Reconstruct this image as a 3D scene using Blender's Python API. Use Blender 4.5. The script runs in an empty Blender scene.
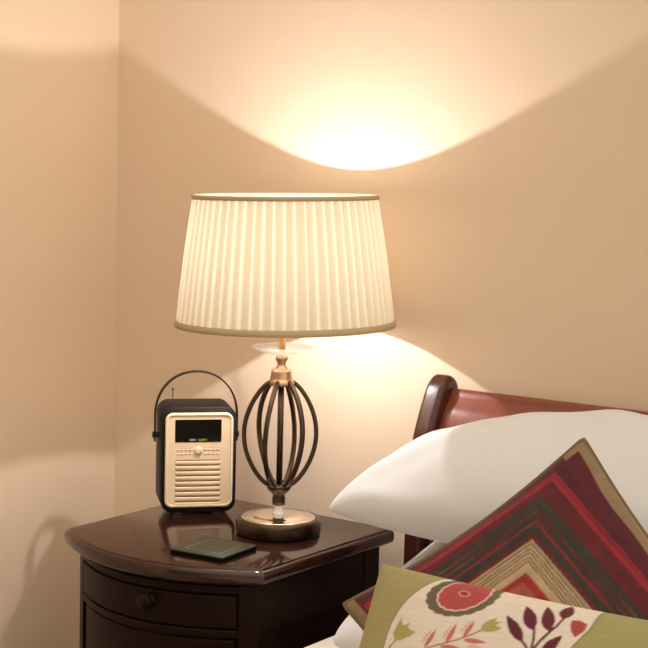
import bpy, bmesh, math, random
from mathutils import Vector, Matrix, noise
random.seed(4)
PI = math.pi
SC = bpy.context.scene
COL = SC.collection

# ------------------------------------------------------------------ camera
cam_d = bpy.data.cameras.new('camera'); cam = bpy.data.objects.new('camera', cam_d); COL.objects.link(cam)
cam_d.sensor_width = 36; cam_d.sensor_fit = 'HORIZONTAL'; cam_d.lens = 1549.38 * 36 / 648
cam_d.clip_start = .05
pitch, yaw, roll = .104059, .616883, .0242767
F = Vector((-math.sin(yaw)*math.cos(pitch), math.cos(yaw)*math.cos(pitch), -math.sin(pitch)))
r0 = Vector((math.cos(yaw), math.sin(yaw), 0)); u0 = r0.cross(F)
RT = math.cos(roll)*r0 + math.sin(roll)*u0; UP = math.cos(roll)*u0 - math.sin(roll)*r0
M = Matrix((RT, UP, -F)).transposed().to_4x4(); M.translation = (2.2296, -2.3879, 1.276)
cam.matrix_world = M
SC.camera = cam

# ------------------------------------------------------------------ light and exposure
SC.view_settings.view_transform = 'Standard'; SC.view_settings.look = 'None'
SC.view_settings.gamma = 1; SC.view_settings.use_curve_mapping = False
SC.view_settings.exposure = 0.0
w = bpy.data.worlds.new('room_light'); SC.world = w; w.use_nodes = True
nt_ = w.node_tree; bg = nt_.nodes['Background']; bg.inputs[1].default_value = 1.82
tc_ = nt_.nodes.new('ShaderNodeTexCoord'); dt_ = nt_.nodes.new('ShaderNodeVectorMath'); dt_.operation = 'DOT_PRODUCT'
dt_.inputs[1].default_value = (.46, .08, .88)             # the pale ceiling and the lit far side of the room
rp_ = nt_.nodes.new('ShaderNodeValToRGB')
rp_.color_ramp.elements[0].position = 0; rp_.color_ramp.elements[0].color = (.075, .06, .045, 1)
rp_.color_ramp.elements[1].position = .85; rp_.color_ramp.elements[1].color = (1.0, .865, .69, 1)
nt_.links.new(tc_.outputs['Generated'], dt_.inputs[0]); nt_.links.new(dt_.outputs['Value'], rp_.inputs['Fac']); nt_.links.new(rp_.outputs['Color'], bg.inputs[0])
BULB = 5000.0 
BULB_COL = (1.0, .965, .985, 1)
SC.cycles.use_denoising = True
SC.cycles.max_bounces = 12; SC.cycles.diffuse_bounces = 6; SC.cycles.transmission_bounces = 8
SC.cycles.sample_clamp_indirect = 6

# ------------------------------------------------------------------ materials
def mat(name, col, rough=.6, metal=0, spec=.5, coat=0, bump=None, var=None, sheen=0):
    m = bpy.data.materials.new(name); m.use_nodes = True
    nt = m.node_tree; b = nt.nodes['Principled BSDF']
    b.inputs['Base Color'].default_value = (*col, 1); b.inputs['Roughness'].default_value = rough
    b.inputs['Metallic'].default_value = metal; b.inputs['Specular IOR Level'].default_value = spec
    b.inputs['Coat Weight'].default_value = coat; b.inputs['Coat Roughness'].default_value = .12
    b.inputs['Sheen Weight'].default_value = sheen
    tc = nt.nodes.new('ShaderNodeTexCoord')
    def nz(scale, stretch=(1, 1, 1), detail=4):
        mp = nt.nodes.new('ShaderNodeMapping'); mp.inputs['Scale'].default_value = stretch
        n = nt.nodes.new('ShaderNodeTexNoise'); n.inputs['Scale'].default_value = scale; n.inputs['Detail'].default_value = detail
        nt.links.new(tc.outputs['Object'], mp.inputs['Vector']); nt.links.new(mp.outputs['Vector'], n.inputs['Vector'])
        return n
    if bump:
        n = nz(*bump[:2]) if len(bump) > 2 else nz(bump[0])
        bn = nt.nodes.new('ShaderNodeBump'); bn.inputs['Strength'].default_value = bump[-1]; bn.inputs['Distance'].default_value = .002
        nt.links.new(n.outputs['Fac'], bn.inputs['Height']); nt.links.new(bn.outputs['Normal'], b.inputs['Normal'])
    if var:                       # var = (scale, stretch, other colour)
        n = nz(var[0], var[1]); rmp = nt.nodes.new('ShaderNodeValToRGB')
        rmp.color_ramp.elements[0].position = .35; rmp.color_ramp.elements[1].position = .65
        rmp.color_ramp.elements[0].color = (*col, 1); rmp.color_ramp.elements[1].color = (*var[2], 1)
        nt.links.new(n.outputs['Fac'], rmp.inputs['Fac']); nt.links.new(rmp.outputs['Color'], b.inputs['Base Color'])
    return m

def pattern_mat(name, rough=.8, slub=(60, (1, 6, 1)), amt=.25, bump=.3):
    m = mat(name, (1, 1, 1), rough, spec=.25, bump=(900, .25), sheen=.1)
    nt = m.node_tree; b = nt.nodes['Principled BSDF']
    at = nt.nodes.new('ShaderNodeAttribute'); at.attribute_name = 'pattern'
    tc = nt.nodes.new('ShaderNodeTexCoord'); mp = nt.nodes.new('ShaderNodeMapping'); mp.inputs['Scale'].default_value = slub[1]
    n = nt.nodes.new('ShaderNodeTexNoise'); n.inputs['Scale'].default_value = slub[0]; n.inputs['Detail'].default_value = 5
    nt.links.new(tc.outputs['Object'], mp.inputs['Vector']); nt.links.new(mp.outputs['Vector'], n.inputs['Vector'])
    mr = nt.nodes.new('ShaderNodeMapRange'); mr.inputs['From Min'].default_value = .3; mr.inputs['From Max'].default_value = .7
    mr.inputs['To Min'].default_value = 1 - amt; mr.inputs['To Max'].default_value = 1 + amt * .4
    mx = nt.nodes.new('ShaderNodeVectorMath'); mx.operation = 'SCALE'
    nt.links.new(n.outputs['Fac'], mr.inputs['Value']); nt.links.new(at.outputs['Color'], mx.inputs[0])
    nt.links.new(mr.outputs['Result'], mx.inputs['Scale']); nt.links.new(mx.outputs['Vector'], b.inputs['Base Color'])
    return m

WALL = mat('cream_wall_paint', (.80, .64, .49), .75, spec=.2, bump=(140, .08))
CEIL = mat('white_ceiling_paint', (.82, .79, .74), .9, spec=.1, bump=(90, .08))
CARPET = mat('beige_carpet', (.42, .34, .26), .95, spec=.05, bump=(500, .6))
WOOD = mat('dark_mahogany', (.012, .0045, .0032), .40, spec=.10, coat=.0, var=(9, (1, 14, 14), (.017, .006, .0045)), bump=(30, (1, 16, 16), .05))
WOODTOP = mat('mahogany_top', (.028, .0098, .0075), .11, spec=.5, coat=.06, var=(9, (1, 14, 14), (.038, .013, .010)), bump=(30, (1, 16, 16), .02))
WOODRED = mat('polished_cherry_lit', (.175, .038, .018), .3, spec=.4, coat=.12, var=(7, (18, 3, 3), (.215, .049, .023)), bump=(30, (3, 3, 20), .04))  # headboard panel: cherry with its lamplit tone put into the colour
WOODPOST = mat('cherry_shaded', (.045, .012, .0075), .27, spec=.4, coat=.05, var=(7, (14, 14, 1), (.065, .017, .010)))  # same cherry, the darkness of its unlit faces put into the colour
GAP = mat('dark_groove', (.006, .004, .003), .7)
BRONZE = mat('antique_bronze', (.115, .080, .055), .34, metal=1, var=(18, (1, 1, 1), (.085, .058, .040)))
BRASS = mat('antique_brass', (.50, .34, .215), .30, metal=1)
TUBE = mat('lit_brass_tube', (.72, .38, .15), .35, spec=.4)  # brass tube, the orange of the lamplight on it put into the base colour
CHROME = mat('polished_chrome', (.84, .78, .70), .13, metal=1)
ACRYL = mat('frosted_acrylic', (.85, .84, .82), .2, spec=.6)
LEATHER = mat('black_leatherette', (.011, .009, .008), .5, spec=.25, bump=(420, .35))
CREAM = mat('cream_plastic', (.82, .63, .43), .4, spec=.4)
CREAMLT = mat('cream_plastic_trim', (.88, .74, .54), .3, spec=.5)
SLOT = mat('grille_slot_brown', (.26, .16, .08), .7)
BLACKGL = mat('black_display_glass', (.004, .004, .004), .08, spec=.5)
TXTW = mat('white_print', (.7, .7, .66), .5)
TXTG = mat('green_print', (.45, .62, .12), .5)
STEEL = mat('dark_steel', (.09, .08, .075), .35, metal=1)
RUBBER = mat('grey_rubber', (.25, .22, .19), .6)
COTTON = mat('white_cotton', (.645, .655, .68), .9, spec=.12, bump=(700, .12), sheen=.1)
SHEET = mat('cream_cotton_sheet', (.70, .66, .60), .9, spec=.1, bump=(700, .12))
TAUPE = mat('taupe_cloth', (.25, .17, .095), .85, spec=.15, bump=(800, .3))
TAUPED = mat('taupe_piping', (.17, .11, .06), .8, spec=.2, bump=(800, .3))
OLIVE = mat('olive_silk', (.34, .32, .12), .55, spec=.3, bump=(60, (1, 8, 1), .3))
FELT = mat('green_grey_leather', (.042, .046, .028), .5, spec=.25, bump=(500, .15))
GOLD = mat('gold_line', (.42, .34, .15), .4, metal=.4)
BLACKED = mat('black_edge', (.006, .005, .0045), .8, spec=.1)
SHADETRIM = mat('beige_shade_braid', (.64, .52, .36), .8, spec=.15, bump=(600, .3))

def shade_mat():
    m = bpy.data.materials.new('pleated_cream_fabric'); m.use_nodes = True; nt = m.node_tree
    for n in list(nt.nodes): nt.nodes.remove(n)
    out = nt.nodes.new('ShaderNodeOutputMaterial')
    at = nt.nodes.new('ShaderNodeAttribute'); at.attribute_name = 'layers'   # how many layers of cloth overlap at a pleat
    r1 = nt.nodes.new('ShaderNodeValToRGB')
    r1.color_ramp.elements[0].color = (.33, .285, .20, 1); r1.color_ramp.elements[1].color = (.168, .124, .072, 1)
    nt.links.new(at.outputs['Fac'], r1.inputs['Fac'])
    tr = nt.nodes.new('ShaderNodeBsdfTranslucent'); nt.links.new(r1.outputs['Color'], tr.inputs['Color'])
    df = nt.nodes.new('ShaderNodeBsdfDiffuse'); df.inputs['Color'].default_value = (.82, .74, .60, 1)
    mx = nt.nodes.new('ShaderNodeMixShader'); mx.inputs[0].default_value = .38
    nt.links.new(df.outputs[0], mx.inputs[1]); nt.links.new(tr.outputs[0], mx.inputs[2]); nt.links.new(mx.outputs[0], out.inputs[0])
    return m
SHADE = shade_mat()
SHADETRIM = shade_mat(); SHADETRIM.name = 'beige_shade_braid'
for n_ in SHADETRIM.node_tree.nodes:
    if n_.type == 'VALTORGB': n_.color_ramp.elements[0].color = (.25, .18, .09, 1)
    if n_.type == 'BSDF_DIFFUSE': n_.inputs['Color'].default_value = (.76, .60, .38, 1)

def glass_mat(name):
    """clear moulded glass whose frosted facets catch the lamp"""
    m = bpy.data.materials.new(name); m.use_nodes = True; nt = m.node_tree
    for n in list(nt.nodes): nt.nodes.remove(n)
    out = nt.nodes.new('ShaderNodeOutputMaterial')
    t = nt.nodes.new('ShaderNodeBsdfTransparent'); g = nt.nodes.new('ShaderNodeBsdfGlossy'); g.inputs['Roughness'].default_value = .08
    d = nt.nodes.new('ShaderNodeBsdfTranslucent'); d.inputs['Color'].default_value = (.9, .88, .85, 1)
    m1 = nt.nodes.new('ShaderNodeMixShader'); m1.inputs[0].default_value = .6
    nt.links.new(g.outputs[0], m1.inputs[1]); nt.links.new(d.outputs[0], m1.inputs[2])
    m2 = nt.nodes.new('ShaderNodeMixShader'); m2.inputs[0].default_value = .36
    nt.links.new(t.outputs[0], m2.inputs[1]); nt.links.new(m1.outputs[0], m2.inputs[2]); nt.links.new(m2.outputs[0], out.inputs[0])
    return m
GLASS = glass_mat('clear_cut_glass')

def emit_mat(name, col, s):
    m = bpy.data.materials.new(name); m.use_nodes = True; nt = m.node_tree
    for n in list(nt.nodes): nt.nodes.remove(n)
    out = nt.nodes.new('ShaderNodeOutputMaterial'); e = nt.nodes.new('ShaderNodeEmission')
    e.inputs[0].default_value = col; e.inputs[1].default_value = s
    nt.links.new(e.outputs[0], out.inputs[0]); return m
BULBM = emit_mat('glowing_filament', BULB_COL, BULB)

def thin_glass():
    m = bpy.data.materials.new('clear_bulb_glass'); m.use_nodes = True; nt = m.node_tree
    for n in list(nt.nodes): nt.nodes.remove(n)
    out = nt.nodes.new('ShaderNodeOutputMaterial'); t = nt.nodes.new('ShaderNodeBsdfTransparent')
    g = nt.nodes.new('ShaderNodeBsdfGlossy'); g.inputs['Roughness'].default_value = .08
    mx = nt.nodes.new('ShaderNodeMixShader'); mx.inputs[0].default_value = .05
    nt.links.new(t.outputs[0], mx.inputs[1]); nt.links.new(g.outputs[0], mx.inputs[2]); nt.links.new(mx.outputs[0], out.inputs[0])
    return m
BULBGL = thin_glass()

# ------------------------------------------------------------------ helpers
def link(name, me, m, parent=None, smooth=True, loc=None, rot=None):
    o = bpy.data.objects.new(name, me); COL.objects.link(o)
    if m: me.materials.append(m)
    if smooth:
        for p in me.polygons: p.use_smooth = True
    if parent: o.parent = parent
    if loc is not None: o.location = loc
    if rot is not None: o.rotation_euler = rot
    return o
def pyd(name, V, Fc, m, parent=None, smooth=True, **k):
    me = bpy.data.meshes.new(name); me.from_pydata([tuple(v) for v in V], [], Fc); me.update()
    bm = bmesh.new(); bm.from_mesh(me); bmesh.ops.recalc_face_normals(bm, faces=bm.faces); bm.to_mesh(me); bm.free()
    return link(name, me, m, parent, smooth, **k)
def empty(name, loc, rz=0):
    o = bpy.data.objects.new(name, None); COL.objects.link(o); o.location = loc; o.rotation_euler = (0, 0, rz); o.empty_display_size = .05
    return o
def tag(o, label, cat, group=None):
    o['label'] = label; o['category'] = cat; o['kind'] = 'thing'
    if group: o['group'] = group
    return o
def bevel(o, w, seg=3, ang=30):
    b = o.modifiers.new('bevel', 'BEVEL'); b.width = w; b.segments = seg; b.limit_method = 'ANGLE'; b.angle_limit = math.radians(ang)
    b.harden_normals = False
    wn = o.modifiers.new('normals', 'WEIGHTED_NORMAL'); wn.keep_sharp = True
    return o
def box(name, a, b, m, parent=None, bv=0, **k):
    (x0, y0, z0), (x1, y1, z1) = a, b
    V = [(x, y, z) for z in (z0, z1) for y in (y0, y1) for x in (x0, x1)]
    Fc = [(0, 2, 3, 1), (4, 5, 7, 6), (0, 1, 5, 4), (2, 6, 7, 3), (0, 4, 6, 2), (1, 3, 7, 5)]
    o = pyd(name, V, Fc, m, parent, smooth=bool(bv), **k)
    if bv: bevel(o, bv)
    return o
def lathe(name, prof, m, parent=None, n=64, c=(0, 0), smooth=True, caps=True, **k):
    V, Fc = [], []
    for (r, z) in prof:
        for i in range(n):
            a = 2*PI*i/n; V.append((c[0]+r*math.cos(a), c[1]+r*math.sin(a), z))
    L = len(prof)
    for j in range(L-1):
        for i in range(n):
            Fc.append((j*n+i, j*n+(i+1) % n, (j+1)*n+(i+1) % n, (j+1)*n+i))
    if caps and prof[0][0] > 1e-6: Fc.append(tuple(range(n)))
    if caps and prof[-1][0] > 1e-6: Fc.append(tuple((L-1)*n+i for i in range(n)))
    o = pyd(name, V, Fc, m, parent, smooth, **k)
    return o
def loft(name, loops, m, parent=None, caps=True, smooth=True, closed=True, **k):
    n = len(loops[0]); V = [v for l in loops for v in l]; Fc = []
    for j in range(len(loops)-1):
        for i in range(n if closed else n-1):
            Fc.append((j*n+i, j*n+(i+1) % n, (j+1)*n+(i+1) % n, (j+1)*n+i))
    if caps: Fc += [tuple(range(n)), tuple((len(loops)-1)*n+i for i in range(n))]
    return pyd(name, V, Fc, m, parent, smooth, **k)
def tube(name, pts, r, m, parent=None, n=10, closed=False, **k):
    pts = [Vector(p) for p in pts]; loops = []; N = len(pts); prev = None
    for i, p in enumerate(pts):
        if closed: t = (pts[(i+1) % N]-pts[i-1]).normalized()
        else: t = (pts[min(i+1, N-1)]-pts[max(i-1, 0)]).normalized()
        if prev is None:
            a = Vector((0, 0, 1)) if abs(t.z) < .9 else Vector((1, 0, 0)); e = t.cross(a).normalized()
        else: e = (prev - t*prev.dot(t)).normalized()
        prev = e; b = t.cross(e); rr = r(i/(N-1)) if callable(r) else r
        loops.append([p + e*rr*math.cos(2*PI*q/n) + b*rr*math.sin(2*PI*q/n) for q in range(n)])
    if closed: loops.append(loops[0])
    return loft(name, loops, m, parent, caps=not closed, **k)
def ribbon(name, pts, wid, thick, m, parent=None, side=None, **k):
    """flat bar along pts; side(i, p, t) gives its width direction"""
    pts = [Vector(p) for p in pts]; loops = []; N = len(pts)
    for i, p in enumerate(pts):
        t = (pts[min(i+1, N-1)]-pts[max(i-1, 0)]).normalized()
        s = side(i, p, t); s = (s - t*s.dot(t)).normalized(); q = t.cross(s)
        W = wid(i/(N-1)) if callable(wid) else wid
        loop = []
        for k2 in range(12):
            a = 2*PI*(k2+.5)/12; ca, sa = math.cos(a), math.sin(a)
            loop.append(p + s*(W/2)*math.copysign(abs(ca)**.5, ca) + q*(thick/2)*math.copysign(abs(sa)**.5, sa))
        loops.append(loop)
    return loft(name, loops, m, parent, **k)
def rrect(w_, h_, r, n=8):
    P = []
    for (cx, cy, a0) in ((w_/2-r, h_/2-r, 0), (-w_/2+r, h_/2-r, PI/2), (-w_/2+r, -h_/2+r, PI), (w_/2-r, -h_/2+r, 1.5*PI)):
        for i in range(n+1):
            a = a0 + PI/2*i/n; P.append((cx+r*math.cos(a), cy+r*math.sin(a)))
    return P

# ------------------------------------------------------------------ the room
def struct(o): o['kind'] = 'structure'; return o
struct(box('floor', (-.12, -3.4, -.1), (3.6, .12, 0), CARPET))
struct(box('wall_left', (-.12, -3.4, 0), (0, .12, 2.45), WALL))
struct(box('wall_back', (0, 0, 0), (3.6, .12, 2.45), WALL))
WHITE = mat('white_gloss_paint', (.8, .78, .73), .4)
struct(box('baseboard_left', (0, -3.4, 0), (.016, 0, .12), WHITE, bv=.004))
struct(box('baseboard_back', (.016, -.016, 0), (3.6, 0, .12), WHITE, bv=.004))

# ------------------------------------------------------------------ bedside cabinet
NX0, NX1, NYB, NYC, BOW = .300, .749, -.065, -.449, .081
def bowloop(z, ins, n=28):
    """outline of the cabinet, front bowed, inset by ins"""
    x0, x1, yb, yc = NX0+ins, NX1-ins, NYB-ins*.35, NYC+ins*.8
    L = [(x0, yb, z), (x0, (yb+yc)/2, z)]
    for i in range(n+1):
        s = -1+2*i/n; L.append(((x0+x1)/2+s*(x1-x0)/2, yc-BOW*(1-s*s)*(1-.15*ins/.02*0), z))
    L += [(x1, (yb+yc)/2, z), (x1, yb, z)]
    return L
ns = empty('bedside_cabinet', (0, 0, 0))
tag(ns, 'dark mahogany bow-fronted bedside cabinet with drawers standing in the room corner', 'bedside cabinet')
prof = [(.020, .587), (.012, .590), (.005, .593), (.001, .5965), (0, .600), (0, .608), (.0008, .612), (.003, .6153), (.006, .6168), (.0075, .617), (.0085, .6194), (.0105, .62)]
top = loft('table_top', [bowloop(z, i) for i, z in prof], WOODTOP, ns)
es = top.modifiers.new('edges', 'EDGE_SPLIT'); es.split_angle = math.radians(40)
def bowpart(name, xa, xb, za, zb, out, depth, m, parent, n=24, bv=.002):
    """curved slab following the bowed front between xa and xb, its face 'out' in front of the carcass line"""
    cx, hw = (NX0+NX1)/2, (NX1-NX0)/2-.022
    def yf(x): s = (x-cx)/hw; return NYC+.0176-BOW*(1-s*s)
    lo = []
    A = [(xa+(xb-xa)*i/n) for i in range(n+1)]
    def ring(z): return [(x, yf(x)-out, z) for x in A] + [(x, yf(x)-out+depth, z) for x in reversed(A)]
    o = loft(name, [ring(za), ring(zb)], m, parent)
    bevel(o, bv, 2, 50); return o
car = loft('carcass', [bowloop(z, .03) for z in (.05, .585)], WOOD, ns)
car.modifiers.new('edges', 'EDGE_SPLIT').split_angle = math.radians(40)
xl, xr = NX0+.022, NX1-.022
for (a, b) in ((xl, xl+.030), (xr-.028, xr)):
    bowpart('stile', a, b, .05, .587, .0, .055, WOOD, ns, n=6)
bowpart('rail', xl+.030, xr-.028, .5715, .585, .0, .03, WOOD, ns)
bowpart('rail', xl+.030, xr-.028, .498, .511, .0, .03, WOOD, ns)
bowpart('rail', xl+.030, xr-.028, .05, .075, .0, .03, WOOD, ns)
def knob(parent, x, z):
    cx, hw = (NX0+NX1)/2, (NX1-NX0)/2-.022
    s = (x-cx)/hw; y = NYC+.0176-BOW*(1-s*s)-.001
    o = lathe('knob', [(0.011, 0), (.0115, .002), (.007, .004), (.006, .007), (.009, .010), (.0135, .013), (.0145, .017), (.0125, .021), (.007, .024), (0, .025)], WOOD, parent, n=28)
    o.rotation_euler = (PI/2, 0, 0); o.location = (x, y, z)
d1 = bowpart('drawer', xl+.033, xr-.031, .5135, .569, .001, .02, WOOD, ns, bv=.0035); knob(d1, (xl+xr-.01)/2+.042, .551)
d2 = bowpart('drawer', xl+.036, xr-.034, .279, .494, -.004, .02, WOOD, ns, bv=.0035); knob(d2, (xl+xr-.01)/2, .375)
bowpart('rail', xl+.030, xr-.028, .262, .276, .0, .03, WOOD, ns)
d3 = bowpart('drawer', xl+.036, xr-.034, .080, .259, -.004, .02, WOOD, ns, bv=.0035); knob(d3, (xl+xr-.01)/2, .17)
for (x, s) in ((xr, 1), (xl, -1)):
    for (a, b) in ((NYB-.06, NYB-.012),):
        box('side_post', (min(x, x-s*.012), a, .05), (max(x, x-s*.012), b, .585), WOOD, ns, bv=.002)
    for (a, b) in ((.50, .585), (.05, .11)):
        box('side_rail', (min(x-s*.002, x-s*.012), NYC+.075, a), (max(x-s*.002, x-s*.012), NYB-.06, b), WOOD, ns, bv=.003)
for x in (xl+.02, xr-.02):
    for y in (NYC+.015, NYB-.035):
        lathe('foot', [(.012, 0), (.018, .01), (.022, .03), (.016, .045), (.02, .052)], WOOD, ns, n=20, c=(x, y))

# ------------------------------------------------------------------ table lamp
LX, LY = .611, -.231
lamp = empty('table_lamp', (LX, LY, .62))
tag(lamp, 'lit table lamp with cream pleated shade and open bronze cage stem', 'table lamp')
z0 = .62
def Zp(p): return [(r, z-z0) for r, z in p]
base = lathe('base', Zp([(.070, .62), (.0735, .6215), (.0752, .626), (.0755, .632), (.0752, .643), (.0735, .6475), (.071, .6495), (.067, .650), (.0665, .648), (0, .648)]), BRONZE, lamp, n=96)
dish = lathe('base_plate', Zp([(.0662, .6485), (.0655, .6505), (.062, .6515), (.054, .651), (.047, .6535), (.038, .6555), (.022, .6545), (.014, .6545), (0, .6545)]), CHROME, lamp, n=96)
lathe('acrylic_neck', Zp([(.0105, .6545), (.0105, .657), (.0080, .658), (.0078, .669), (.0085, .6705)]), ACRYL, lamp, n=32)
lathe('lower_collar', Zp([(.008, .6705), (.0115, .672), (.0115, .684), (.010, .688), (.0125, .692), (.019, .698), (.0225, .704), (.0215, .708), (.012, .710)]), BRONZE, lamp, n=48)
lathe('centre_rod', Zp([(.0055, .705), (.0055, .892)]), BRONZE, lamp, n=20)
for k in range(6):
    pts = []
    for i in range(41):
        t = i/40; z = .706+t*(.892-.706)
        R = .0165+.0475*math.sin(PI*t)**.66 if 0 < t < 1 else .0165
        a = math.radians(-49.5-27+60*k + 10*(t-.5))
        pts.append((R*math.cos(a), R*math.sin(a), z-z0))
    ribbon('cage_bar', pts, .0080, .0078, BRONZE, lamp, side=lambda i, p, t: Vector((-p.y, p.x, 0)))
lathe('upper_collar', Zp([(.018, .884), (.0225, .8855), (.0232, .890), (.0205, .894), (.0195, .897), (.0178, .909), (.0172, .912), (.0105, .9135), (.0105, .9155), (.0078, .919), (.0076, .925), (.0105, .930), (.0112, .933), (.0095, .936), (.006, .937)]), BRASS, lamp, n=48)
lathe('glass_dish', Zp([(.0, .937), (.013, .9375), (.030, .943), (.0545, .9515), (.0550, .9530), (.0535, .9538), (.030, .9475), (.014, .9435), (0, .943)]), GLASS, lamp, n=24)
lathe('candle_tube', Zp([(.0058, .9435), (.0058, 1.031)]), TUBE, lamp, n=24)
lathe('lamp_holder', Zp([(.006, 1.030), (.013, 1.034), (.0155, 1.042), (.0155, 1.078), (.013, 1.083), (.0, 1.083)]), BRASS, lamp, n=32)
bz = 1.124
bulb = lathe('bulb', Zp([(.009, 1.082), (.0095, 1.100), (.012, 1.110)] + [(.0165*math.sin(a), bz-.0165*math.cos(a)) for a in [PI*.3+PI*.7*i/20 for i in range(21)]][:-1] + [(0, bz+.0165)]), BULBGL, lamp, n=32)
lathe('filament', Zp([(.0062*math.sin(PI*i/12), bz-.0062*math.cos(PI*i/12)) for i in range(13)]), BULBM, bulb, n=16)
# pleated shade: knife pleats as a folded sheet
ZB, ZT, RB, RTP = .9960, 1.2155, .1910, .1605
NP = 62
def shade():
    rows = 13; per = 8; V = []; Fc = []; lay = []
    prof = [(0, .0004, .75), (.16, .0008, .85), (.32, .0014, .75), (.48, .0022, .65), (.60, .0029, .5), (.70, .0034, .0), (.86, .0030, .0), (.93, .0008, .7)]
    n = NP*per
    jit = [random.uniform(-.12, .12) for _ in range(NP)]; dj = [random.uniform(.75, 1.25) for _ in range(NP)]
    for j in range(rows):
        t = j/(rows-1); z = ZB+(ZT-ZB)*t-z0; R = RB+(RTP-RB)*t
        for k in range(NP):
            for q in range(per):
                f, dr, l = prof[q]
                a = 2*PI*(k+f+jit[k]*(1-abs(2*f-1)))/NP
                rr = R + dr*dj[k]*(.75+.5*math.sin(PI*min(1, max(0, t)))) - .002
                V.append((rr*math.cos(a), rr*math.sin(a), z)); lay.append(l)
    for j in range(rows-1):
        for i in range(n):
            Fc.append((j*n+i, j*n+(i+1) % n, (j+1)*n+(i+1) % n, (j+1)*n+i))
    o = pyd('lamp_shade', V, Fc, SHADE, lamp)
    at = o.data.attributes.new('layers', 'FLOAT', 'POINT')
    at.data.foreach_set('value', lay)
    return o
sh = shade()
# the shade sits a little askew on its holder
piv = Vector((0, 0, 1.06-z0)); axis = Vector((math.sin(.617), -math.cos(.617), 0))
tiltm = Matrix.Translation(piv + Vector((.0030, .0020, 0))) @ Matrix.Rotation(math.radians(1.2), 4, axis) @ Matrix.Translation(-piv)
sh.matrix_local = tiltm
def band(name, R, z, h, parent):
    lathe(name, [(R-.0022, z-h/2-z0), (R+.0016, z-h/2-z0), (R+.0022, z-z0), (R+.0016, z+h/2-z0), (R-.0022, z+h/2-z0), (R-.0022, z-h/2-z0)], SHADETRIM, parent, n=128, caps=False)
    bpy.context.view_layer.update()
band('trim_band', RB+.0005, ZB, .0115, sh)
band('trim_band', RTP+.0005, ZT-.001, .0078, sh)
# ring and arms that carry the shade on the holder
for k in range(3):
    a = 2*PI*k/3+.4
    tube('carrier_arm', [(.0155*math.cos(a), .0155*math.sin(a), 1.045-z0), (.10*math.cos(a), .10*math.sin(a), 1.035-z0), ((RB-.007)*math.cos(a), (RB-.007)*math.sin(a), .993-z0)], .0014, BRASS, sh, n=6)

# ------------------------------------------------------------------ portable radio
ra = math.radians(47)
rad = empty('portable_radio', (.4145, -.2175, .62), ra)       # local -y is the front
tag(rad, 'black leatherette portable radio with cream front and carry handle', 'radio')
RW, RH, RD = .139, .198, .104; zb = .0045
def ring(w_, h_, r, y, cz): return [(x, y, cz+z) for x, z in rrect(w_, h_, r)]
cz = zb+RH/2
loft('case', [ring(RW-.004, RH-.004, .020, 0, cz), ring(RW, RH, .022, .002, cz), ring(RW, RH, .022, RD-.004, cz), ring(RW-.006, RH-.006, .02, RD, cz)], LEATHER, rad).modifiers.new('es', 'EDGE_SPLIT').split_angle = math.radians(50)
fw, fh = .1255, .1765
fp = loft('front_panel', [ring(fw, fh, .014, .0005, cz), ring(fw, fh, .014, -.0035, cz), ring(fw-.003, fh-.003, .0125, -.005, cz), ring(fw-.008, fh-.008, .010, -.005, cz), ring(fw-.010, fh-.010, .009, -.0025, cz), ring(fw-.0105, fh-.0105, .009, -.0022, cz)], CREAMLT, rad)
fp.modifiers.new('es', 'EDGE_SPLIT').split_angle = math.radians(60)
fy = -.0024
ip = loft('fascia', [ring(fw-.0112, fh-.0112, .0088, fy+.001, cz), ring(fw-.0112, fh-.0112, .0088, fy-.0002, cz)], CREAM, fp, smooth=False)
ztop = cz+fh/2
dz1, dz0 = ztop-.0125, ztop-.0545
disp = loft('display', [[(x-.002, y, (dz0+dz1)/2+z) for x, z in rrect(.0855, dz1-dz0, .0015, 3)] for y in (fy+.001, fy-.0008)], BLACKGL, rad, smooth=False)
def text(name, s, size, x, z, y, m, parent):
    cu = bpy.data.curves.new(name, 'FONT'); cu.body = s; cu.size = size; cu.align_x = 'LEFT'; cu.extrude = .0001
    t = bpy.data.objects.new(name, cu); COL.objects.link(t); bpy.context.view_layer.update()
    me = bpy.data.meshes.new_from_object(t.evaluated_get(bpy.context.evaluated_depsgraph_get())); bpy.data.objects.remove(t)
    o = link(name, me, m, parent, smooth=False); o.rotation_euler = (PI/2, 0, 0); o.location = (x, y, z); return o
text('display_text', 'VIEW', .0052, -.0185, dz0+.0025, fy-.0010, TXTW, disp)
text('display_text', 'QUEST', .0052, -.0020, dz0+.0025, fy-.0010, TXTG, disp)
kz = dz0-.0160
kb = lathe('control_knob', [(.0078, 0), (.0078, .001), (.0068, .0030), (.003, .0036), (0, .0036)], CREAM, rad, n=32); kb.rotation_euler = (PI/2, 0, 0); kb.location = (-.002, fy, kz)
for s in (-1, 1):
    for r_ in range(2):
        for c_ in range(4):
            x = -.002+s*(.0135+.0078*c_); z = kz+.0035-.0078*r_-.0015
            b = loft('button', [[(x+u, y, z+v) for u, v in rrect(.0062-(.0008 if y < fy-.0006 else 0), .0032, .0012, 3)] for y in (fy, fy-.0004, fy-.0008)], CREAM, rad)
            loft('button_print', [[(x+u+random.uniform(-.0002, .0002), y, z+.0030+v) for u, v in rrect(random.uniform(.002, .0042), .0010, .0004, 2)] for y in (fy+.0001, fy-.0003)], SLOT, b)
gz0 = kz-.0178
for i in range(9):
    z = gz0-.0097*i
    loft('grille_slot', [[(-.002+u, y, z+v) for u, v in rrect(.082, .0021, .0009, 3)] for y in (fy+.001, fy-.0003)], SLOT, ip, smooth=False)
    s_ = loft('grille_slat', [[(-.002+u, y, z-.0047+v) for u, v in rrect(.084 - d, .0068 - d, .0015, 3)] for y, d in ((fy, 0), (fy-.0009, .0006), (fy-.0015, .002))], CREAM, ip)
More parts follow.
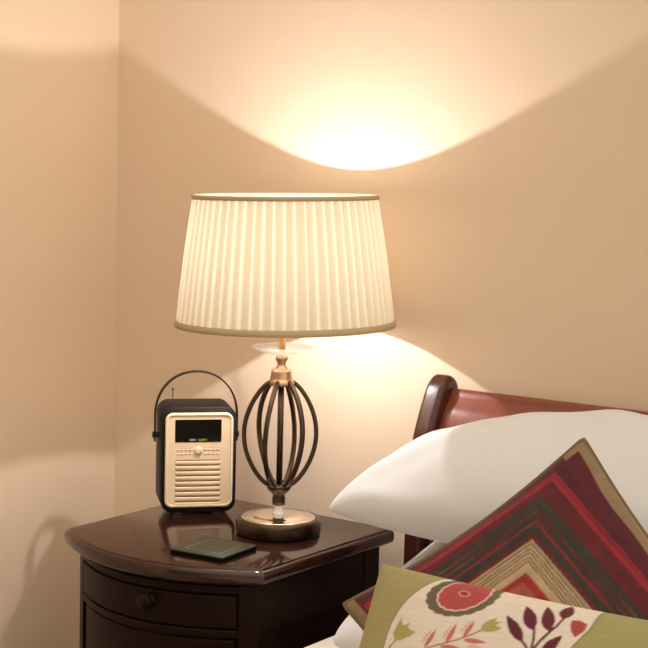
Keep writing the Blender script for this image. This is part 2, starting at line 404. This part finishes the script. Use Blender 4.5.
for x in (-.036, .036):
    for y in (.018, RD-.018):
        lathe('foot', [(.0085, 0), (.009, .0015), (.009, .0055)], RUBBER, rad, n=20, c=(x, y))
# strap handle
hp = []; hy = RD*.5; zr = zb+RH-.060; HX = RW/2+.0075
for i in range(49):
    a = PI*i/48
    hp.append((-HX*math.copysign(abs(math.cos(a))**.95, math.cos(a)), hy, zr+.036+(.083)*math.sin(a)**.95))
hp = [(-HX, hy, zr-.012)] + hp + [(HX, hy, zr-.012)]
ha = ribbon('handle', hp, lambda t: .018 - .003*math.sin(PI*t), .0032, LEATHER, rad, side=lambda i, p, t: Vector((0, 1, 0)))
for s in (-1, 1):
    rv = lathe('rivet', [(.0065, 0), (.0065, .002), (.004, .004), (0, .0042)], STEEL, ha, n=20); rv.rotation_euler = (0, s*PI/2, 0); rv.location = (s*(HX+.001), hy, zr)
    st = lathe('pivot', [(.005, 0), (.005, .009)], STEEL, ha, n=16); st.rotation_euler = (0, s*PI/2, 0); st.location = (s*(RW/2-.001), hy, zr)
lathe('antenna', [(.0022, zb+RH-.001), (.0022, zb+RH+.002), (.0009, zb+RH+.003), (.0009, zb+RH+.019), (.0020, zb+RH+.020), (.0022, zb+RH+.022), (0, zb+RH+.024)], STEEL, rad, n=14, c=(-.041, RD-.02))

# ------------------------------------------------------------------ square coaster
co = empty('coaster', (.6105, -.4095, .62), math.radians(5))
tag(co, 'square dark green coaster with thin gold border in front of the lamp base', 'coaster')
S = .107
loft('body', [[(x, y, z) for x, y in rrect(S-d, S-d, .006)] for z, d in ((0, .002), (.001, .0), (.0075, 0))], BLACKED, co).modifiers.new('es', 'EDGE_SPLIT').split_angle = math.radians(50)
loft('cover', [[(x, y, z) for x, y in rrect(S-d, S-d, .006)] for z, d in ((.0075, 0), (.0086, 0), (.0093, .0015))], FELT, co).modifiers.new('es', 'EDGE_SPLIT').split_angle = math.radians(50)
a = rrect(.070, .070, .002, 2); b = rrect(.0675, .0675, .002, 2); n = len(a)
pyd('gold_border', [(x, y, .0095) for x, y in a] + [(x, y, .0095) for x, y in b], [(i, (i+1) % n, n+(i+1) % n, n+i) for i in range(n)], GOLD, co, smooth=False)

# ------------------------------------------------------------------ sleigh bed
bed = empty('sleigh_bed', (.81, -.1, 0))
tag(bed, 'polished cherry wood sleigh bed with scrolled headboard against the wall', 'bed')
bo = Vector((-.81, .1, 0))
def smoothpath(P, n):
    out = []
    for i in range(len(P)-1):
        p0, p1, p2, p3 = P[max(i-1, 0)], P[i], P[i+1], P[min(i+2, len(P)-1)]
        for k in range(n):
            t = k/n
            out.append(tuple(.5*((2*p1[j]) + (-p0[j]+p2[j])*t + (2*p0[j]-5*p1[j]+4*p2[j]-p3[j])*t*t + (-p0[j]+3*p1[j]-3*p2[j]+p3[j])*t**3) for j in range(2)))
    out.append(tuple(P[-1])); return out
FR = [(-.135, 0), (-.135, .3), (-.135, .55), (-.134, .64), (-.130, .72), (-.120, .79), (-.101, .84), (-.078, .884), (-.062, .901), (-.046, .907), (-.030, .901), (-.020, .888), (-.020, .872), (-.028, .862)]
BK = [(-.040, .855), (-.058, .82), (-.078, .76), (-.088, .70), (-.092, .60), (-.092, .3), (-.092, 0)]
pp = smoothpath(FR, 5) + smoothpath(BK, 5)
BX1 = 2.26
for x in (.81, BX1-.045):
    o = loft('post', [[(x+dx, y, z) for y, z in pp] for dx in (0, .040)], WOODPOST, bed, loc=bo); bevel(o, .016, 6, 40)
fr2 = [(y+.026 if z < .8 else y+.026-.004*(z-.8)/.1, z) for y, z in FR[2:7]] + [(-.060, .862), (-.052, .872), (-.048, .8785), (-.044, .8825), (-.036, .8835), (-.029, .879), (-.026, .871), (-.030, .863)]
bk2 = [(-.044, .850), (-.066, .80), (-.078, .74), (-.084, .66), (-.086, .55)]
pp2 = smoothpath(fr2, 4) + smoothpath(bk2, 4)
o = loft('head_panel', [[(x, y, max(z, .30) if False else z) for y, z in pp2] for x in (.850, BX1-.040)], WOODRED, bed, loc=bo)
o.modifiers.new('es', 'EDGE_SPLIT').split_angle = math.radians(40)
box('head_rail', (.85, -.118, .22), (BX1-.04, -.088, .56), WOODPOST, bed, bv=.004, loc=bo)
for x in (.812, BX1-.036):
    box('bed_rail', (x, -2.02, .16), (x+.028, -.13, .30), WOODPOST, bed, bv=.004, loc=bo)
box('slat_base', (.84, -2.0, .20), (BX1-.036, -.14, .23), SHEET, bed, loc=bo)
o = box('foot_board', (.81, -2.07, 0), (BX1, -2.02, .46), WOODPOST, bed, bv=.012, loc=bo)

mt = empty('mattress', (.82, -.14, .23))
tag(mt, 'mattress under a cream fitted sheet on the sleigh bed', 'mattress')
mo = Vector((-.82, .14, -.23))
mb = box('mattress_body', (.797, -2.0, .305), (BX1-.02, -.145, .500), SHEET, mt, loc=mo); bevel(mb, .022, 5)

# ------------------------------------------------------------------ pillows and cushions
def inflate(W, H, T, nu, nv, c=.07, pw=.45, wr=0, seed=0, flat=0, rc=0):
    us = [math.sin(PI/2*(-1+2*i/nu)) for i in range(nu+1)]; vs = [math.sin(PI/2*(-1+2*i/nv)) for i in range(nv+1)]
    front, back = [], []
    for v in vs:
        for u in us:
            x = W/2*u*(1-c*(1-v*v)); y = H/2*v*(1-c*(1-u*u)); q_ = (u*v)**4; x *= 1-rc*q_; y *= 1-rc*q_
            g = max(0, (1-u*u)*(1-v*v)); h = T/2*g**pw
            d = 0
            if wr and g > 0:
                q = Vector((x*7+seed, y*7-seed, seed)); d = wr*(noise.noise(q)+.5*noise.noise(q*2.3))*min(1, g*6)
            front.append([x, y, h+d]); back.append([x, y, -h*(1-flat)-d*.5])
    return us, vs, front, back
def grid_faces(nu, nv): return [(j*(nu+1)+i, j*(nu+1)+i+1, (j+1)*(nu+1)+i+1, (j+1)*(nu+1)+i) for j in range(nv) for i in range(nu)]
def frame(o, xd, zd):
    """matrix with local z along zd and local x as close to xd as it goes"""
    z = Vector(zd).normalized(); x = Vector(xd); x = (x - z*x.dot(z)).normalized(); y = z.cross(x)
    m = Matrix((x, y, z)).transposed().to_4x4(); m.translation = o; return m
def softfloor(p, zf, k=.02):
    d = (p.z-zf)/k
    if d < 30: p.z = zf + k*math.log(1+math.exp(d))
    return p
def closed_pillow(name, m4, W, H, T, m, zf=None, droop=0, **k):
    nu, nv = 64, 48
    us, vs, fr, bk = inflate(W, H, T, nu, nv, **k)
    uv = [(u, v) for v in vs for u in us]*2
    if droop:                                  # the far upper corner flops down
        for p, (u, v) in zip(fr+bk, uv):
            q = max(0, -u)**1.7*max(0, (v+1)/2)**1.2; p[1] -= droop*q; p[2] -= droop*.30*q; p[0] += droop*.15*q
    V = [m4 @ Vector(p) for p in fr] + [m4 @ Vector(p) for p in bk]
    if zf is not None: V = [softfloor(p, zf) for p in V]
    o0 = m4.translation.copy()
    N = len(fr); Fc = grid_faces(nu, nv); Fc = Fc + [tuple(N+i for i in reversed(f)) for f in Fc]
    me = bpy.data.meshes.new(name); me.from_pydata([tuple(p-o0) for p in V], [], Fc); me.update()
    bm = bmesh.new(); bm.from_mesh(me); bmesh.ops.remove_doubles(bm, verts=bm.verts, dist=.00005); bmesh.ops.recalc_face_normals(bm, faces=bm.faces); bm.to_mesh(me); bm.free()
    return link(name, me, m, None, loc=o0)

def rotx(a): return math.radians(a)
# white pillow lying on the mattress
e1 = math.radians(15)
m4 = frame(Vector((1.258, -.315, .600)), (1, 0, 0), (0, -math.sin(e1), math.cos(e1)))
pl = closed_pillow('pillow', m4, .72, .43, .205, COTTON, zf=.500, c=.05, wr=.006, seed=3, rc=.08)
tag(pl, 'lower white cotton pillow lying on the sheet under the other pillow', 'pillow', 'white pillows on the bed')
# white pillow propped on it against the headboard
e2 = math.radians(27)
m4 = frame(Vector((1.25, -.272, .800)), (1, 0, 0), (0, -math.sin(e2), math.cos(e2)))
pl = closed_pillow('pillow', m4, .845, .33, .175, COTTON, c=.05, wr=.010, seed=9, rc=.045, droop=.115)
tag(pl, 'upper plump white cotton pillow propped against the headboard behind the cushions', 'pillow', 'white pillows on the bed')

def cushion(name, m4, W, H, T, nu, nv, fmat, bmat, pmat, colour, c=.06, pw=.42, wr=.004, seed=0, zf=None, pr=.0045, rc=.012):
    root = empty(name, m4.translation); o0 = m4.translation.copy()
    us, vs, fr, bk = inflate(W, H, T, nu, nv, c=c, pw=pw, wr=wr, seed=seed, rc=rc)
    def wv(P):
        P = [m4 @ Vector(p) for p in P]
        if zf is not None: P = [softfloor(p, zf) for p in P]
        return P
    Fc = grid_faces(nu, nv)
    Vf, Vb = wv(fr), wv(bk)
    def mk(nm, V, fc, m):
        me = bpy.data.meshes.new(nm); me.from_pydata([tuple(m4.inverted() @ p) for p in V], [], fc); me.update()
        o = link(nm, me, m, root); 
        mm = m4.copy(); mm.translation = (0, 0, 0); o.matrix_local = mm
        return o
    f = mk('front_cover', Vf, Fc, fmat)
    at = f.data.attributes.new('pattern', 'FLOAT_COLOR', 'POINT'); cols = []
    for v in vs:
        for u in us:
            acc = [0, 0, 0]
            for du, dv in ((-.3, -.1), (.1, -.3), (.3, .1), (-.1, .3)):       # soft edges to the woven shapes
                cu = colour(max(-1, min(1, u+du*PI/nu*1.2)), max(-1, min(1, v+dv*PI/nv*1.2)), W, H)
                acc = [p+q/4 for p, q in zip(acc, cu)]
            cols += [*acc, 1]
    at.data.foreach_set('color', cols)
    mk('back_cover', Vb, [tuple(reversed(q)) for q in Fc], bmat)
    if pmat:
        idx = [i for i in range(nu)] + [j*(nu+1)+nu for j in range(nv)] + [nv*(nu+1)+i for i in range(nu, 0, -1)] + [j*(nu+1) for j in range(nv, 0, -1)]
        pts = [m4.inverted() @ Vf[i] for i in idx]
        q = []
        for p in pts:
            if not q or (p-q[-1]).length > .004: q.append(p)
        o = tube('piping', q, pr, pmat, root, n=8, closed=True)
        mm = m4.copy(); mm.translation = (0, 0, 0); o.matrix_local = mm
    return root

# striped cushion, turned on its corner
def lerp(a, b, t): return tuple(x+(y-x)*t for x, y in zip(a, b))
TP, BG, RD_, DR, DK = (.24, .165, .095), (.085, .011, .021), (.27, .016, .030), (.105, .013, .019), (.036, .031, .024)
BE, BED, BEL = (.40, .285, .165), (.085, .052, .028), (.46, .33, .21)
BANDS = [  # distance in from the panel edge, colour
    (.108, BG), (.152, RD_), (.205, DR), (.285, DK), (.298, DR), (.340, DK), (.352, RD_), (.405, DK), (.440, DR),
    (.457, BE), (.466, BED), (.482, BEL), (.490, BED), (.506, BE), (.514, BED), (.530, BEL), (.538, BED), (.554, BE), (.562, BED),
    (.612, BEL), (.655, (.30, .030, .028)), (2, (.34, .085, .075))]
def fmap(x):
    K = [(.09, 0), (.285, .108), (.345, .152), (.465, .205), (.71, .440), (.87, .60), (.95, .66), (1.4, 1)]
    if x <= K[0][0]: return 0
    for (x0, y0), (x1, y1) in zip(K, K[1:]):
        if x <= x1: return y0+(y1-y0)*(x-x0)/(x1-x0)
    return 1
def stripe_col(u, v, W, H):
    if u > .908+.010*math.sin(v*9) or u < -.925 or (v > .94 and u > .80) or v < -.93: return TP
    v0 = v; v = v*(1-.10*(1-u*u))/(1-.05*(1-u*u)); u = u*(1-.10*(1-v0*v0))/(1-.05*(1-v0*v0))
    xe = fmap(max(.095, (1-u)-.065*(v-.42))); d = min(1-abs(v), xe, 1+u)
    d += .003*noise.noise(Vector((u*9, v*9, 2.)))
    along = u if 1-abs(v) < xe else v
    n_ = noise.noise(Vector((along*2.2, d*85, 3.3))); n2 = noise.noise(Vector((along*1.3+7, d*160, 8.1)))
    for lim, c in BANDS:
        if d < lim:
            if .205 < d < .44:
                c = lerp(c, (.15, .014, .022), max(0, min(.8, (n_-.36)*4)))
                if n2 > .52: c = lerp(c, (.22, .17, .13), .6)
            elif d < .19: c = lerp(c, (.05, .012, .016), max(0, min(.6, (n_-.1)*1.6)))
            return c
    return BANDS[-1][1]
az, el = math.radians(20), math.radians(30)
nrm = Vector((math.sin(az)*math.cos(el), -math.cos(az)*math.cos(el), math.sin(el)))
Lp = Vector((1.0723, -0.6859, 0.6774)); Tp = Vector((1.3061, -0.4633, 0.9017))
STR = pattern_mat('woven_stripe_cloth', .8, (50, (1, 1, 1)), .18)
edge = (Tp-Lp); elen = edge.length; ed = edge.normalized(); inw = ed.cross(nrm).normalized()
if inw.z > 0: inw = -inw
cc = (Lp+Tp)/2 + inw*elen/2
m4 = frame(cc, ed, nrm)
sc_ = cushion('scatter_cushion', m4, elen*1.035, elen*1.035, .125, 260, 260, STR, TAUPE, TAUPED, stripe_col, c=.10, zf=.505, pr=.0042, rc=.022)
tag(sc_, 'square burgundy striped cushion with taupe edging standing on its corner against white pillows', 'cushion', 'scatter cushions')

# floral cushion
CREAMC, OLC, PLUM, ROSE, PINK, GREY, LEAF = (.66, .59, .515), (.315, .280, .118), (.105, .013, .026), (.345, .054, .056), (.50, .16, .15), (.125, .098, .060), (.36, .31, .095)
def inpoly(P, x, y):
    c = False; j = len(P)-1
    for i in range(len(P)):
        (xi, yi), (xj, yj) = P[i], P[j]
        if (yi > y) != (yj > y) and x < (xj-xi)*(y-yi)/(yj-yi)+xi: c = not c
        j = i
    return c
def near(P, x, y, w_):
    for (x0, y0), (x1, y1) in zip(P, P[1:]):
        dx, dy = x1-x0, (y1-y0); px, py = x-x0, y-y0
        t = max(0, min(1, (px*dx*2.5+py*dy)/(dx*dx*2.5+dy*dy+1e-12)))
        if ((px-dx*t)*1.58)**2+(py-dy*t)**2 < w_*w_: return True
    return False
def leafshape(base, tip, wid, bend=0):
    """pointed leaf between two points on the cushion, as a polygon"""
    (x0, y0), (x1, y1) = base, tip; dx, dy = (x1-x0)*1.58, y1-y0; L = math.hypot(dx, dy); nx, ny = -dy/L, dx/L
    A, B = [], []
    for i in range(13):
        t = i/12; w_ = wid*math.sin(PI*t**.8)**.9; bb = bend*math.sin(PI*t)
        cx, cy = x0*1.58+dx*t+nx*bb, y0+dy*t+ny*bb
        A.append(((cx+nx*w_)/1.58, cy+ny*w_)); B.append(((cx-nx*w_)/1.58, cy-ny*w_))
    return A + B[::-1]
LEAVES = [(leafshape((-.034, .605), (-.166, .785), .043), PLUM), (leafshape((-.006, .715), (-.098, .895), .050), PLUM), (leafshape((.068, .735), (-.003, .930), .049), PLUM),
          (leafshape((.102, .855), (.092, .985), .052), PLUM), (leafshape((.075, .54), (.136, .722), .045), PLUM),
          ([(.143, .858), (.150, .81), (.164, .770), (.196, .725), (.225, .79), (.222, .85), (.18, .868)], ROSE),
          ([(-.722, .392), (-.748, .45), (-.738, .52), (-.726, .585), (-.706, .535), (-.690, .528), (-.662, .568), (-.668, .522), (-.655, .508), (-.610, .500), (-.634, .462), (-.675, .420)], LEAF),
          ([(-.262, .620), (-.268, .66), (-.250, .705), (-.205, .750), (-.206, .715), (-.172, .722), (-.198, .686), (-.158, .676), (-.182, .644), (-.222, .618)], LEAF),
          (leafshape((-.535, .395), (-.500, .562), .020, -.004), PINK), (leafshape((-.424, .465), (-.402, .640), .022, -.004), PINK),
          (leafshape((-.342, .54), (-.314, .692), .020, -.004), PINK), (leafshape((-.335, .520), (-.210, .538), .020), PINK), (leafshape((-.45, .43), (-.335, .452), .018), PINK)]
BOX = [(min(p[0] for p in P), max(p[0] for p in P), min(p[1] for p in P), max(p[1] for p in P)) for P, c in LEAVES]
STEMS = [([(-.262, .622), (-.303, .572), (-.362, .514), (-.434, .458), (-.519, .398), (-.60, .30)], .0065, (.36, .14, .13)),
         ([(-.722, .395), (-.746, .335), (-.75, .24)], .007, (.36, .14, .13)),
         ([(-.04, .612), (-.012, .58), (.012, .54), (.02, .40)], .011, PLUM), ([(-.006, .73), (.012, .65), (.020, .57), (.02, .40)], .010, PLUM),
         ([(.067, .75), (.070, .72), (.055, .66)], .009, PLUM), ([(.103, .87), (.092, .79), (.070, .72), (.048, .65), (.030, .57), (.02, .40)], .010, PLUM), ([(.075, .55), (.05, .48), (.02, .40)], .010, PLUM)]
HATCH = [(leafshape((-.560, .42), (-.522, .560), .012), PINK), (leafshape((-.450, .49), (-.424, .632), .012), PINK), (leafshape((-.366, .565), (-.334, .685), .011), PINK), (leafshape((-.31, .475), (-.22, .49), .014), PINK)]
def floral_col(u, v, W, H):
    ul = -.78+(.655*(v-.45)**2 if v > .45 else 0); ur = .193+(.05*min(1, max(0, (v-.62)/.2)) if v > .62 else 0)
    if u < ul-.008 or u > ur+.008: return OLC
    if u < ul or u > ur: return lerp(OLC, (.12, .10, .04), .7)
    if v < .26: v += .98; u = -.64+(u+.64)*.9+.08          # the design repeats below
    # large scalloped flower
    x, y = (u+.437)/.122, (v-.880-.34*(u+.437))/.138; r = math.hypot(x, y); th = math.atan2(y, x)
    if r < 2:
        hx, hy = (u+.436)/.030, (v-.888)/.026; h = math.hypot(hx, hy)
        if h < .78: return (.26, .022, .022)
        if h < 1.05: return (.62, .32, .26)
        sc_r = 1+.045*abs(math.cos(th*8))
        if r < sc_r: return lerp(ROSE, (.52, .10, .085), .3*(math.sin(th*40)*.5+.5)*min(1, r))
        if r < sc_r+.075: return (.74, .50, .42)
        x2, y2 = (u+.442)/.186, (v-.868-.30*(u+.442))/.188; r2 = math.hypot(x2, y2); t2 = math.atan2(y2, x2)
        if r2 < .965+.05*abs(math.cos(t2*9)): return GREY
    for (P, c), (xa, xb, ya, yb) in zip(LEAVES, BOX):
        if xa <= u <= xb and ya <= v <= yb and inpoly(P, u, v):
            if c is PINK and math.sin((u*.9+v)*260) > .45: return (.40, .10, .10)
            return c
    for P, c in HATCH:
        if inpoly(P, u, v) and math.sin((u*1.2+v)*300) > .1: return (.50, .20, .19)
    for P, w_, c in STEMS:
        if near(P, u, v, w_): return c
    return CREAMC
tilt = math.radians(28)
nf = Vector((.0, -math.cos(tilt), math.sin(tilt))); TL = Vector((1.2164, -0.8270, 0.7903))
FW, FH = .492, .31
vd = Vector((0, math.sin(tilt), math.cos(tilt)))
cc = TL + Vector((FW/2, 0, 0)) - vd*FH/2
FLO = pattern_mat('embroidered_cotton', .75, (45, (1, 7, 1)), .08)
m4 = frame(cc, (1, 0, 0), nf)
fl = cushion('scatter_cushion', m4, FW, FH, .12, 420, 300, FLO, OLIVE, None, floral_col, c=.045, zf=.503, wr=.003, seed=5)
tag(fl, 'cream cushion with red flower and plum leaf embroidery and olive green ends in front', 'cushion', 'scatter cushions')
